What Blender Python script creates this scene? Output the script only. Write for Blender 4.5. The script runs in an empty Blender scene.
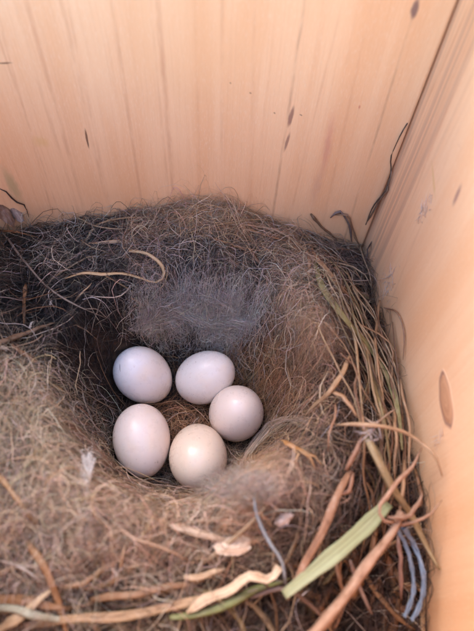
import bpy, bmesh, math, random
import numpy as np
from mathutils import Vector, Matrix

rng = np.random.default_rng(7)
random.seed(7)
S = bpy.context.scene
COL = S.collection
MM = 0.001

# ------------------------------------------------------------------ camera (millimetres inside, metres in Blender)
PITCH = math.atan(325.6 / 456); ROLL = math.atan(27 / 324.5); YAW = math.radians(4.4)
CAM = np.array([0.0, 0.0, 155.0])
_h = np.array([math.sin(YAW), math.cos(YAW), 0.0]); _z = np.array([0, 0, 1.0])
FWD = _h * math.sin(PITCH) - _z * math.cos(PITCH)
_r0 = np.array([math.cos(YAW), -math.sin(YAW), 0.0]); _u0 = _h * math.cos(PITCH) + _z * math.sin(PITCH)
RGT = math.cos(ROLL) * _r0 + math.sin(ROLL) * _u0
UPV = -math.sin(ROLL) * _r0 + math.cos(ROLL) * _u0
cam_d = bpy.data.cameras.new('camera'); cam = bpy.data.objects.new('camera', cam_d); COL.objects.link(cam)
M3 = Matrix((RGT, UPV, -FWD)).transposed()
cam.matrix_world = Matrix.Translation(Vector(CAM * MM)) @ M3.to_4x4()
cam_d.sensor_fit = 'HORIZONTAL'; cam_d.sensor_width = 36; cam_d.lens = 36 * 456 / 474
cam_d.clip_start = 0.002; cam_d.clip_end = 50
cam_d.dof.use_dof = True; cam_d.dof.focus_distance = 0.112; cam_d.dof.aperture_fstop = 18.0
S.camera = cam

# ------------------------------------------------------------------ sky, sun, exposure
SUN_EL, SUN_AZ = math.radians(50), math.radians(322)     # azimuth the light comes from, clockwise from +Y
w = bpy.data.worlds.new('World'); S.world = w; w.use_nodes = True
nt = w.node_tree; nt.nodes.clear()
sky = nt.nodes.new('ShaderNodeTexSky'); sky.sky_type = 'NISHITA'; sky.sun_disc = False
sky.sun_elevation = SUN_EL; sky.sun_rotation = SUN_AZ; sky.ozone_density = 2.0
bg = nt.nodes.new('ShaderNodeBackground'); bg.inputs['Strength'].default_value = 0.15
wo = nt.nodes.new('ShaderNodeOutputWorld')
nt.links.new(sky.outputs[0], bg.inputs[0]); nt.links.new(bg.outputs[0], wo.inputs[0])
sd = bpy.data.lights.new('sun', 'SUN'); sd.energy = 0.5; sd.angle = math.radians(30); sd.color = (1.0, 0.90, 0.80)
sun = bpy.data.objects.new('sun', sd); COL.objects.link(sun)
sdir = Vector((math.sin(SUN_AZ) * math.cos(SUN_EL), math.cos(SUN_AZ) * math.cos(SUN_EL), math.sin(SUN_EL)))
sun.rotation_euler = sdir.to_track_quat('Z', 'Y').to_euler(); sun.location = sdir * 2
S.view_settings.view_transform = 'Standard'; S.view_settings.look = 'None'
S.view_settings.gamma = 1; S.view_settings.use_curve_mapping = False
S.view_settings.exposure = 2.72
S.render.engine = 'CYCLES'
S.cycles.max_bounces = 6; S.cycles.diffuse_bounces = 5; S.cycles.transmission_bounces = 4; S.cycles.glossy_bounces = 2

# ------------------------------------------------------------------ the box, inner faces (mm)
XL, XR, YF, YB, ZT = -60.0, 42.0, -10.0, 92.0, 160.0

def ray(u, v): return FWD + RGT * (u - 237) / 456 - UPV * (v - 315.5) / 456
def at_z(u, v, z): d = ray(u, v); return CAM + d * ((z - CAM[2]) / d[2])
def at_y(u, v, y): d = ray(u, v); return CAM + d * (y / d[1])
def at_x(u, v, x): d = ray(u, v); return CAM + d * (x / d[0])
def project(P):
    D = P - CAM; dep = D @ FWD
    return 237 + 456 * (D @ RGT) / dep, 315.5 - 456 * (D @ UPV) / dep

# ------------------------------------------------------------------ helpers
def tag(o, label=None, cat=None, group=None, kind=None):
    if label: o['label'] = label
    if cat: o['category'] = cat
    if group: o['group'] = group
    if kind: o['kind'] = kind
    return o
def empty(name, loc=(0, 0, 0)):
    o = bpy.data.objects.new(name, None); COL.objects.link(o); o.location = loc; o.empty_display_size = 0.01
    return o
def mesh_obj(name, V, Fc, mat, parent=None, smooth=True, uv=None):
    me = bpy.data.meshes.new(name)
    me.from_pydata([tuple(float(c) * MM for c in v) for v in V], [], [tuple(int(i) for i in f) for f in Fc])
    if smooth: me.polygons.foreach_set('use_smooth', [True] * len(me.polygons))
    if uv is not None:
        lay = me.uv_layers.new(name='UVMap')
        li = np.empty(len(me.loops), dtype=np.int32); me.loops.foreach_get('vertex_index', li)
        lay.data.foreach_set('uv', np.asarray(uv, dtype=np.float32)[li].ravel())
    me.materials.append(mat); me.update()
    o = bpy.data.objects.new(name, me); COL.objects.link(o)
    if parent: o.parent = parent
    return o

class NB:                                                  # small node builder
    def __init__(s, mat): s.t = mat.node_tree; s.n = s.t.nodes; s.l = s.t.links
    def put(s, sock, v):
        if hasattr(v, 'is_output') or isinstance(v, bpy.types.NodeSocket): s.l.new(v, sock)
        else: sock.default_value = v
    def m(s, op, a, b=0.0, c=0.0, clamp=False):
        n = s.n.new('ShaderNodeMath'); n.operation = op; n.use_clamp = clamp
        for i, v in enumerate((a, b, c)): s.put(n.inputs[i], v)
        return n.outputs[0]
    def ss(s, x, e0, e1, lo=0.0, hi=1.0):                  # smooth step
        n = s.n.new('ShaderNodeMapRange'); n.interpolation_type = 'SMOOTHSTEP'
        for k, v in zip(range(5), (x, e0, e1, lo, hi)): s.put(n.inputs[k], v)
        return n.outputs[0]
    def xyz(s, x, y, z):
        n = s.n.new('ShaderNodeCombineXYZ')
        for i, v in enumerate((x, y, z)): s.put(n.inputs[i], v)
        return n.outputs[0]
    def noise(s, vec, scale, detail=3, rough=0.55, dist=0.0):
        n = s.n.new('ShaderNodeTexNoise'); s.put(n.inputs['Vector'], vec)
        n.inputs['Scale'].default_value = scale; n.inputs['Detail'].default_value = detail
        n.inputs['Roughness'].default_value = rough; n.inputs['Distortion'].default_value = dist
        return n.outputs['Fac']
    def mix(s, f, a, b, mode='MIX'):
        n = s.n.new('ShaderNodeMix'); n.data_type = 'RGBA'; n.blend_type = mode; n.clamp_factor = True
        s.put(n.inputs[0], f); s.put(n.inputs[6], a); s.put(n.inputs[7], b)
        return n.outputs[2]
def new_mat(name):
    m = bpy.data.materials.new(name); m.use_nodes = True
    return m, NB(m), m.node_tree.nodes['Principled BSDF']
def rgb(r, g, b): return (r, g, b, 1.0)

# ------------------------------------------------------------------ pine boards
def wood(name, along, lines, spots, seed, dense=None):
    """grain runs along Z; `along` is the axis index across the grain; lines / spots are in mm on the board."""
    m, b, p = new_mat(name)
    tc = b.n.new('ShaderNodeTexCoord'); sp = b.n.new('ShaderNodeSeparateXYZ'); b.l.new(tc.outputs['Object'], sp.inputs[0])
    a = b.m('MULTIPLY', sp.outputs[along], 1000.0); z = b.m('MULTIPLY', sp.outputs[2], 1000.0)
    wob = b.m('MULTIPLY', b.m('SUBTRACT', b.noise(b.xyz(b.m('MULTIPLY', a, .05), b.m('MULTIPLY', z, .03), seed), 1.0, 2), 0.5), 1.6)
    aw = b.m('ADD', a, wob)
    g1 = b.noise(b.xyz(b.m('MULTIPLY', aw, .13), b.m('MULTIPLY', z, .009), seed + 3), 1.0, 4, .6)        # broad growth rings
    g2 = b.noise(b.xyz(b.m('MULTIPLY', aw, 2.4), b.m('MULTIPLY', z, .05), seed + 7), 1.0, 3, .6)         # fine fibres
    g3 = b.noise(b.xyz(b.m('MULTIPLY', aw, 5.0), b.m('MULTIPLY', z, .9), seed + 9), 1.0, 2, .6)          # short flecks
    blot = b.noise(b.xyz(b.m('MULTIPLY', a, .04), b.m('MULTIPLY', z, .03), seed + 5), 1.0, 3, .5)
    c = b.mix(b.ss(g1, .35, .68), rgb(.85, .51, .28), rgb(.80, .435, .22))
    c = b.mix(b.m('MULTIPLY', b.ss(g2, .45, .75), .22), c, rgb(.64, .31, .16))
    c = b.mix(b.m('MULTIPLY', b.ss(g3, .5, .78), .42), c, rgb(.88, .62, .40))
    c = b.mix(b.m('MULTIPLY', b.ss(blot, .45, .75), .4), c, rgb(.78, .42, .20))
    if dense:                                              # a strip of close, dark rings
        d0, d1 = dense
        st = b.noise(b.xyz(b.m('MULTIPLY', aw, .9), b.m('MULTIPLY', z, .004), seed + 13), 1.0, 3, .7)
        k = b.m('MULTIPLY', b.ss(a, d0 - 2, d0), b.ss(a, d1, d1 + 4, 1.0, 0.0))
        c = b.mix(b.m('MULTIPLY', b.m('MULTIPLY', k, b.ss(st, .38, .62)), .6), c, rgb(.47, .27, .17))
    brk = b.noise(b.xyz(b.m('MULTIPLY', a, .5), b.m('MULTIPLY', z, .10), seed + 21), 1.0, 3, .6)
    fr = b.noise(b.xyz(b.m('MULTIPLY', a, 1.5), b.m('MULTIPLY', z, .5), seed + 31), 1.0, 3, .6)
    frs = b.m('MULTIPLY', b.m('SUBTRACT', fr, .5), 1.1)
    bump_h = b.m('ADD', b.m('MULTIPLY', g2, .5), b.m('MULTIPLY', g3, .5))
    for (a0, s, wd, st, col) in lines:                     # single dark rings: position a0 + s*z, width, strength
        d = b.m('ABSOLUTE', b.m('SUBTRACT', b.m('ADD', a, b.m('MULTIPLY', frs, .22)), b.m('MULTIPLY_ADD', z, s, a0)))
        k = b.m('MULTIPLY', b.ss(d, 0.0, wd * 1.5, 1.0, 0.0), b.m('MULTIPLY', b.ss(brk, .32, .66, .08, 1.0), st * .62))
        c = b.mix(k, c, rgb(*col))
    for (a0, z0, ra, rz, tilt, st, col, soft) in spots:    # pitch streaks, stains, nicks
        dz = b.m('SUBTRACT', z, z0)
        da = b.m('SUBTRACT', b.m('SUBTRACT', b.m('ADD', a, b.m('MULTIPLY', frs, ra * .9)), a0), b.m('MULTIPLY', dz, tilt))
        q = b.m('SQRT', b.m('ADD', b.m('POWER', b.m('ABSOLUTE', b.m('DIVIDE', da, ra)), 2.0), b.m('POWER', b.m('ABSOLUTE', b.m('DIVIDE', dz, rz)), 2.0)))
        c = b.mix(b.m('MULTIPLY', b.ss(q, 1 - soft, 1.0 + soft * .3, 1.0, 0.0), st), c, rgb(*col))
    b.put(p.inputs['Base Color'], c)
    p.inputs['Roughness'].default_value = .46; p.inputs['Specular IOR Level'].default_value = .55
    bn = b.n.new('ShaderNodeBump'); bn.inputs['Strength'].default_value = .35; bn.inputs['Distance'].default_value = .00018
    b.put(bn.inputs['Height'], bump_h); b.l.new(bn.outputs[0], p.inputs['Normal'])
    return m

def back_line(u0, v0, u1, v1, wd, st, col):
    A = at_y(u0, v0, YB); B = at_y(u1, v1, YB); s = (B[0] - A[0]) / (B[2] - A[2])
    return (A[0] - s * A[2], s, wd, st, col)
def back_spot(u0, v0, u1, v1, ra, st, col, soft=.5):
    A = at_y(u0, v0, YB); B = at_y(u1, v1, YB)
    return ((A[0] + B[0]) / 2, (A[2] + B[2]) / 2, ra, abs(A[2] - B[2]) / 2, (B[0] - A[0]) / (B[2] - A[2]), st, col, soft)
def side_line(u0, v0, u1, v1, wd, st, col):
    A = at_x(u0, v0, XR); B = at_x(u1, v1, XR); s = (B[1] - A[1]) / (B[2] - A[2])
    return (A[1] - s * A[2], s, wd, st, col)
def side_spot(u0, v0, u1, v1, ra, st, col, soft=.5):
    A = at_x(u0, v0, XR); B = at_x(u1, v1, XR)
    return ((A[1] + B[1]) / 2, (A[2] + B[2]) / 2, ra, abs(A[2] - B[2]) / 2, (B[1] - A[1]) / (B[2] - A[2]), st, col, soft)

RED = (.46, .17, .08); DRK = (.18, .085, .045); GRY = (.27, .13, .075)
back_lines = [back_line(26, 0, 56, 108, .55, .55, RED), back_line(61, 0, 85.5, 108, .5, .6, RED),
              back_line(115, 23, 142, 206, .45, .55, RED), back_line(157, 0, 174.7, 204, .65, .72, RED),
              back_line(150, 0, 169, 204, .5, .3, RED), back_line(305, 0, 273, 214, .35, .75, GRY),
              back_line(418, 0, 351, 217, .32, .8, GRY), back_line(10, 60, 50, 205, .3, .5, RED),
              back_line(22, 105, 60, 215, .3, .5, RED), back_line(50, 120, 76, 205, .4, .35, RED),
              back_line(90, 110, 112, 215, .35, .45, RED), back_line(222, 60, 221, 205, .4, .4, RED),
              back_line(316, 110, 290, 215, .3, .4, RED), back_line(355, 80, 325, 215, .45, .3, RED),
              back_line(195, 0, 200, 205, .5, .2, RED), back_line(255, 0, 250, 205, .5, .2, RED)]
back_spots = [back_spot(85, 128, 89, 149, .28, .95, DRK, .4), back_spot(1, 64, 9, 62, 1.3, .9, DRK, .6),
              back_spot(294, 105, 288, 128, .55, .85, (.27, .13, .09), .5), back_spot(290, 132, 284, 152, .42, .8, (.27, .13, .09), .6),
              back_spot(418, -2, 412, 20, .75, .9, (.20, .11, .09), .5), back_spot(334, 110, 322, 178, 1.1, .55, (.60, .24, .16), .9),
              back_spot(322, 165, 312, 205, 1.3, .3, (.50, .24, .17), .9), back_spot(2, 165, 22, 205, 1.7, .55, (.36, .30, .14), .8),
              back_spot(38, 135, 44, 148, 2.2, .4, (.70, .40, .12), .9), back_spot(300, 114, 302, 116, .22, .8, DRK, .4),
              back_spot(250, 92, 251, 94, .2, .8, DRK, .4), back_spot(230, 82, 231, 84, .18, .7, DRK, .4),
              back_spot(360, 105, 359, 109, .25, .8, (.6, .2, .12), .5), back_spot(274, 112, 275, 114, .2, .7, DRK, .4)]
side_lines = [side_line(445, 60, 372, 228, .5, .6, RED), side_line(462, 70, 392, 250, .5, .45, RED), side_line(474, 90, 404, 268, .5, .3, RED)]
side_spots = [side_spot(462, 183, 452, 207, .7, .8, (.30, .15, .12), .6), side_spot(432, 160, 435, 200, 1.1, .5, (.62, .36, .10), .7),
              side_spot(457, 143, 462, 150, .7, .4, (.5, .25, .2), .9), side_spot(400, 225, 380, 290, 3.0, .25, (.70, .36, .2), .9)]
M_back = wood('pine_back', 0, back_lines, back_spots, 1.3)
M_side = wood('pine_side', 1, side_lines, side_spots, 17.7, dense=(78, 91))
M_other = wood('pine_other', 0, [], [], 31.1)
M_left = wood('pine_left', 1, [], [], 44.1)

box = empty('nest_box', (-0.009, 0.041, 0))
tag(box, 'pale pine nest box, open at the top, with grainy boards around the nest', 'nest box')
def board(name, x0, x1, y0, y1, z0, z1, mat):
    bm = bmesh.new(); bmesh.ops.create_cube(bm, size=1)
    for v in bm.verts:
        v.co = Vector(((x0 if v.co.x < 0 else x1), (y0 if v.co.y < 0 else y1), (z0 if v.co.z < 0 else z1))) * MM
    bmesh.ops.bevel(bm, geom=bm.edges[:], offset=.0006, segments=2, affect='EDGES')
    me = bpy.data.meshes.new(name); bm.to_mesh(me); bm.free(); me.materials.append(mat)
    o = bpy.data.objects.new(name, me); COL.objects.link(o)
    o.parent = box; o.matrix_parent_inverse = Matrix.Translation(-box.location)
    return o
T = 15
board('back_panel', XL + .2, XR - .35, YB, YB + T, 0, ZT, M_back)
board('side_panel', XR, XR + T, YF - T, YB + T, 0, ZT, M_side)
board('side_panel', XL - T, XL, YF - T, YB + T, 0, 124, M_left)  # out of view; top cut low to let light onto the front fur
board('front_panel', XL + .2, XR - .2, YF - T, YF, 0, 112, M_other)  # out of view; height set for the light on nest and back board
board('floor_panel', XL + .2, XR - .2, YF + .2, YB - .2, 0, 10, M_other)

# knot in the side board: a proud oval plug with rings inside a dark gap
def knot():
    m, b, p = new_mat('knot_wood')
    tc = b.n.new('ShaderNodeTexCoord'); uv = b.n.new('ShaderNodeSeparateXYZ'); b.l.new(tc.outputs['UV'], uv.inputs[0])
    rr = uv.outputs[0]
    rings = b.noise(b.xyz(b.m('MULTIPLY', rr, 9.0), b.m('MULTIPLY', uv.outputs[1], 1.2), 3.0), 1.0, 3)
    c = b.mix(b.ss(rings, .35, .65), rgb(.62, .33, .17), rgb(.50, .24, .12))
    c = b.mix(b.ss(rr, .80, .90), c, rgb(.33, .17, .11))
    c = b.mix(b.ss(rr, .90, 1.02), c, rgb(.80, .47, .265))
    b.put(p.inputs['Base Color'], c); p.inputs['Roughness'].default_value = .5
    C0 = at_x(446, 400, XR); A = at_x(441, 372, XR); B = at_x(449, 430, XR)
    L = np.linalg.norm(A - B) / 2; d = (A - B) / (2 * L); n = np.array([-1.0, 0, 0]); q = np.cross(d, n)
    V = []; UV = []; Fc = []; NS = 36; prof = [(0, .08), (.3, .09), (.6, .07), (.78, .04), (.84, -.04), (.9, .0), (.97, .04), (1.04, -.05)]
    for k, (r_, h) in enumerate(prof):
        for i in range(NS):
            t = 2 * math.pi * i / NS; jit = 1 + .05 * math.sin(3 * t + 1) + .03 * math.sin(7 * t)
            V.append(C0 + d * L * r_ * jit * math.cos(t) + q * 2.3 * r_ * jit * math.sin(t) + n * (h + .05)); UV.append((r_, i / NS))
    for k in range(len(prof) - 1):
        for i in range(NS):
            j = (i + 1) % NS; Fc.append((k * NS + i, k * NS + j, (k + 1) * NS + j, (k + 1) * NS + i))
    o = mesh_obj('knot', V, Fc, m, None, True, UV); o.parent = box; o.matrix_parent_inverse = Matrix.Translation(-box.location)
    tag(o, 'oval brown knot with a dark ring in the side board')
knot()

# ------------------------------------------------------------------ nest surface
def sst(x, a, b): t = np.clip((x - a) / (b - a), 0, 1); return t * t * (3 - 2 * t)
_ph = rng.uniform(0, 6.28, (12, 2)); _dr = rng.uniform(0, 6.28, 12)
def lumps(x, y):
    o = 0
    for i in range(12):
        wl = (26, 19, 14, 10, 8, 6.5, 5.5, 4.6, 3.9, 3.3, 2.8, 2.4)[i]
        kx, ky = math.cos(_dr[i]) * 6.28 / wl, math.sin(_dr[i]) * 6.28 / wl
        o = o + wl ** .9 * .045 * np.sin(kx * x + ky * y + _ph[i, 0] + 1.3 * np.sin(ky * x * .6 - kx * y * .6 + _ph[i, 1]))
    return o
CX, CY = -6.5, 45.5
BUMPS = []
# where the nest meets the back board and the side board
_bk = np.array([at_y(u, v, YB) for u, v in ((0, 236), (40, 228), (90, 222), (150, 213), (190, 207), (230, 211), (270, 222), (300, 235), (330, 240), (360, 246))])
_rt = np.array([at_x(u, v, XR) for u, v in ((432, 640), (431, 560), (427, 500), (415, 440), (400, 385), (390, 340), (378, 290), (366, 250))])
def surf(x, y):
    dx, dy = x - CX, (y - CY) * 1.02
    r = np.sqrt(dx ** 2 + dy ** 2)
    rim = 69.0 - 9 * sst(-y, -26, 2) - 8 * sst(x, 8, 30) * sst(-y, -34, -4) - 4 * sst(-x, 22, 45) * sst(-y, -50, -25)
    zb = np.interp(x, _bk[:, 0], _bk[:, 2]); zr = np.interp(y, _rt[:, 1], _rt[:, 2]) - 3
    kb = sst(y, 68, 91); rim = rim * (1 - kb) + zb * kb
    kr = sst(x, 24, 38) * (1 - .6 * kb); rim = rim * (1 - kr) + zr * kr
    k = sst(r, 15.5, 30)
    z = 43.6 + (rim - 43.6) * k + lumps(x, y) * (.12 + .88 * k) * (1 - .6 * kb)
    for (bx, by, h, s) in BUMPS:
        z = z + h * np.exp(-((x - bx) ** 2 + (y - by) ** 2) / (2 * s * s))
    return z
def hit(u, v, off=0.0):
    """photo pixel -> the point where that line of sight meets the nest (raised by off mm) or a board"""
    d = ray(u, v); t = np.arange(40, 330, .25); P = CAM + d * t[:, None]
    bad = (P[:, 2] <= surf(P[:, 0], P[:, 1]) + off) | (P[:, 0] > XR - .6) | (P[:, 1] > YB - .6) | (P[:, 0] < XL + .6)
    return P[np.argmax(bad)] if bad.any() else P[-1]
for (u, v, h, s) in [(148, 324, 5, 4.5), (212, 318, 6.5, 4.5), (300, 305, 5, 7), (325, 345, 3, 6), (30, 420, 2, 10),
                     (238, 486, 4.0, 6), (75, 525, 2.5, 8), (20, 480, 1, 9), (285, 470, 3, 7)]:
    P = hit(u, v); BUMPS.append((P[0], P[1], h, s))

nest = empty('bird_nest', (CX * MM, CY * MM, .010))
tag(nest, 'cup nest of fur, dry grass and rootlets filling the wooden box', 'nest')
INV = Matrix.Translation(-nest.location)
def to_nest(o): o.parent = nest; o.matrix_parent_inverse = INV; return o

def base_mesh():
    m, b, p = new_mat('packed_nest_felt')
    tc = b.n.new('ShaderNodeTexCoord'); n1 = b.noise(tc.outputs['Object'], 350, 5, .65); n2 = b.noise(tc.outputs['Object'], 60, 2)
    c = b.mix(b.ss(n1, .35, .7), rgb(.018, .013, .011), rgb(.085, .052, .033)); c = b.mix(b.m('MULTIPLY', b.ss(n2, .4, .65), .5), c, rgb(.07, .055, .05))
    b.put(p.inputs['Base Color'], c); p.inputs['Roughness'].default_value = .95; p.inputs['Specular IOR Level'].default_value = .1
    N = 130; xs = np.linspace(XL + .3, XR - .3, N); ys = np.linspace(YF + .3, YB - .3, N)
    X, Y = np.meshgrid(xs, ys); Z = surf(X, Y) - 1.6
    V = np.stack([X, Y, Z], -1).reshape(-1, 3).tolist(); Fc = []
    for j in range(N - 1):
        for i in range(N - 1): Fc.append((j * N + i, j * N + i + 1, (j + 1) * N + i + 1, (j + 1) * N + i))
    loop = [i for i in range(N)] + [j * N + N - 1 for j in range(1, N)] + [(N - 1) * N + i for i in range(N - 2, -1, -1)] + [j * N for j in range(N - 2, 0, -1)]
    o0 = len(V); V += [[V[i][0], V[i][1], 10.3] for i in loop]; n = len(loop)
    for k in range(n): Fc.append((loop[k], o0 + k, o0 + (k + 1) % n, loop[(k + 1) % n]))
    Fc.append(tuple(o0 + k for k in range(n - 1, -1, -1)))
    to_nest(mesh_obj('base', V, Fc, m))
base_mesh()

# ------------------------------------------------------------------ eggs
def egg_mat():
    m, b, p = new_mat('egg_shell')
    tc = b.n.new('ShaderNodeTexCoord'); oi = b.n.new('ShaderNodeObjectInfo')
    off = b.xyz(b.m('MULTIPLY', oi.outputs['Random'], 40.0), 0.0, 0.0)
    va = b.n.new('ShaderNodeVectorMath'); va.operation = 'ADD'; b.l.new(tc.outputs['Object'], va.inputs[0]); b.l.new(off, va.inputs[1])
    n1 = b.noise(va.outputs[0], 90, 3); n2 = b.noise(va.outputs[0], 420, 4, .7); n3 = b.noise(va.outputs[0], 1500, 2, .7)
    c = b.mix(b.m('MULTIPLY', b.ss(n1, .48, .72), .55), oi.outputs['Color'], rgb(.74, .58, .45))
    c = b.mix(b.m('MULTIPLY', b.ss(n2, .56, .74), .35), c, rgb(.60, .45, .36))
    n4 = b.noise(va.outputs[0], 900, 2, .5); c = b.mix(b.m('MULTIPLY', b.ss(n4, .70, .76), .55), c, rgb(.36, .24, .17))
    b.put(p.inputs['Base Color'], c)
    b.put(p.inputs['Roughness'], b.ss(n2, .3, .7, .24, .38))
    p.inputs['Specular IOR Level'].default_value = .5
    p.inputs['Subsurface Weight'].default_value = .25; p.inputs['Subsurface Radius'].default_value = (.0016, .0009, .0006); p.inputs['Subsurface Scale'].default_value = 1.0
    bn = b.n.new('ShaderNodeBump'); bn.inputs['Strength'].default_value = .10; bn.inputs['Distance'].default_value = .00008
    b.put(bn.inputs['Height'], b.m('ADD', b.m('MULTIPLY', n3, .4), n2)); b.l.new(bn.outputs[0], p.inputs['Normal'])
    return m
M_egg = egg_mat()
EGGS = []   # centre, axis, half length, half breadth
def egg(u, v, zc, th, ang, sgn, B, L, col, label):
    c = at_z(u, v, zc); d = c - CAM; d = d / np.linalg.norm(d)
    im = RGT * math.cos(math.radians(ang)) + UPV * math.sin(math.radians(ang)); im = im - d * im.dot(d); im /= np.linalg.norm(im)
    th = math.radians(th); ax = im * math.sin(th) + sgn * d * math.cos(th)
    a = np.cross(ax, [0, 0, 1.0]); a /= np.linalg.norm(a); e = np.cross(ax, a)
    NT, NS = 40, 48; V = []; Fc = []
    for i in range(NT + 1):
        t = -math.cos(math.pi * i / NT); rad = B / 2 * math.sqrt(max(0, 1 - t * t)) * (1 - .07 * t - .01 * t * t)
        for j in range(NS):
            s = 2 * math.pi * j / NS; V.append(ax * t * L / 2 + a * rad * math.cos(s) + e * rad * math.sin(s))
    for i in range(NT):
        for j in range(NS):
            k = (j + 1) % NS; Fc.append((i * NS + j, i * NS + k, (i + 1) * NS + k, (i + 1) * NS + j))
    o = mesh_obj('bird_egg', V, Fc, M_egg); bm = bmesh.new(); bm.from_mesh(o.data)
    bmesh.ops.remove_doubles(bm, verts=bm.verts, dist=1e-6); bmesh.ops.recalc_face_normals(bm, faces=bm.faces)
    bm.to_mesh(o.data); bm.free(); o.data.polygons.foreach_set('use_smooth', [True] * len(o.data.polygons))
    o.location = Vector(c * MM); o.color = rgb(*col)
    tag(o, label, 'egg'); EGGS.append((c, ax, L / 2, B / 2)); return o
e1 = egg(144, 376, 50.8, 50, -42, 1, 13.3, 17.6, (.77, .69, .65), 'bluish white egg beside the dark fur, a hair curling on its top')
e2 = egg(205.5, 377, 50.8, 47, 26, -1, 13.1, 17.6, (.79, .69, .61), 'white egg below the grey fur tuft, tilted, with a yellowish lower edge')
e3 = egg(236.5, 413, 50.6, 16, 60, -1, 13.3, 17.2, (.77, .61, .50), 'round pinkish egg next to the arc of pale hairs')
e4 = egg(198, 455, 50.6, 35, 95, 1, 13.2, 17.4, (.72, .55, .41), 'creamy egg with a dark hair across it, partly under down')
e5 = egg(142, 440, 50.6, 70, 278, -1, 13.1, 17.2, (.77, .62, .53), 'long pinkish white egg above a thin bent thread')
def egg_gap(c, ax, hl, hb, P):                             # <1 inside the egg
    D = P - c; t = D @ ax; q = np.sqrt(np.maximum(0, (D * D).sum(-1) - t * t))
    return np.sqrt((t / hl) ** 2 + (q / hb) ** 2)
for i in range(5):
    for j in range(i):
        d = np.linalg.norm(EGGS[i][0] - EGGS[j][0]); print('egg gap', i + 1, j + 1, round(float(d), 1))

# ------------------------------------------------------------------ fur and fibre colours: material colour at each place of the nest, with shade painted into the dark hollows
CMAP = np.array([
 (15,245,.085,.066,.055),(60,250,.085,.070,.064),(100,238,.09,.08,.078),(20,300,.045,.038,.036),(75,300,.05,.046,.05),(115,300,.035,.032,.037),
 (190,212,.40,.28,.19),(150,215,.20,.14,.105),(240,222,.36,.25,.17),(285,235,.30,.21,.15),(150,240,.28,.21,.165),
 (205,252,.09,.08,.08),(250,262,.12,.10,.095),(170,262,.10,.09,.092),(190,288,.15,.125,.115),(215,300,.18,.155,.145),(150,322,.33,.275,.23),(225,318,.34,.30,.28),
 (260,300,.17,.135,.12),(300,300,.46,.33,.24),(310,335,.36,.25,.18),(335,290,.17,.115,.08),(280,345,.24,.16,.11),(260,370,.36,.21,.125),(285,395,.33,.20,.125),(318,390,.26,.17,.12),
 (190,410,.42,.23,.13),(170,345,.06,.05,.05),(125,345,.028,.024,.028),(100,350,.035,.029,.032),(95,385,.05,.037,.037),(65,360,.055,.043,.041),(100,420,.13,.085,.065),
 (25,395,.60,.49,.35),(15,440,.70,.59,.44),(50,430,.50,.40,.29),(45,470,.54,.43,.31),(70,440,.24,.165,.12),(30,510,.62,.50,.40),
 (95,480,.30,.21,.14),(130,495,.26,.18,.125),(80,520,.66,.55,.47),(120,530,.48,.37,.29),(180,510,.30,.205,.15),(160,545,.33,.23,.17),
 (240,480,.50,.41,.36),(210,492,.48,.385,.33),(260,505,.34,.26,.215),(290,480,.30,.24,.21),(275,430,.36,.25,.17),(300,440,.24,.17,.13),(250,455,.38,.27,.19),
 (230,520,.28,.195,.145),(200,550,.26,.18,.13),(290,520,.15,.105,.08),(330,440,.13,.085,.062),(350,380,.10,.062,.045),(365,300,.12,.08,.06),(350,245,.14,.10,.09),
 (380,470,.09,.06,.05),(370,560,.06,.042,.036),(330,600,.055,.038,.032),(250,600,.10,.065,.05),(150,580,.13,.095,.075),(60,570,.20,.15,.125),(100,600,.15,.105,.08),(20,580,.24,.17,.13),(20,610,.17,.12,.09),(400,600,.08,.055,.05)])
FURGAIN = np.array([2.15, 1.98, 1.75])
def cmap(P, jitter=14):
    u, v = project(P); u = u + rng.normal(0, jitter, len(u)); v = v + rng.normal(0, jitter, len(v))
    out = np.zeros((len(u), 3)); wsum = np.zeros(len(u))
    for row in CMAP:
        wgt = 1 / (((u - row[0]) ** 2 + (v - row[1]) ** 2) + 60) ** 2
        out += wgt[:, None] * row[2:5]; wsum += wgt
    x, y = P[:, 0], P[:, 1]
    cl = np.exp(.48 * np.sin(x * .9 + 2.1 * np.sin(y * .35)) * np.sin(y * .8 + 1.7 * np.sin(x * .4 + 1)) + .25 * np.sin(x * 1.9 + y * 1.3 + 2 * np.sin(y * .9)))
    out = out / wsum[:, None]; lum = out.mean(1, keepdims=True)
    out = np.maximum(lum + 1.2 * (out - lum), .004); out = out * cl[:, None] * (.5 + (FURGAIN - .5) * np.clip((lum - .04) / .24, 0, 1))  # dark zones lowered, pale ones raised: light contrast put into the fur colour
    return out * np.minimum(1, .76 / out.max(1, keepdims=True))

def fur_mat(name, trans=.25, rough=.55):
    m, b, p = new_mat(name)
    at = b.n.new('ShaderNodeAttribute'); at.attribute_name = 'col'
    b.put(p.inputs['Base Color'], at.outputs['Color']); p.inputs['Roughness'].default_value = rough; p.inputs['Specular IOR Level'].default_value = .3
    tl = b.n.new('ShaderNodeBsdfTranslucent'); b.l.new(at.outputs['Color'], tl.inputs['Color'])
    mx = b.n.new('ShaderNodeMixShader'); mx.inputs[0].default_value = trans
    b.l.new(p.outputs[0], mx.inputs[1]); b.l.new(tl.outputs[0], mx.inputs[2])
    b.l.new(mx.outputs[0], m.node_tree.nodes['Material Output'].inputs['Surface'])
    return m
M_fur = fur_mat('fur'); M_down = fur_mat('down', .4); M_fibre = fur_mat('fibre', .15, .5)

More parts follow.
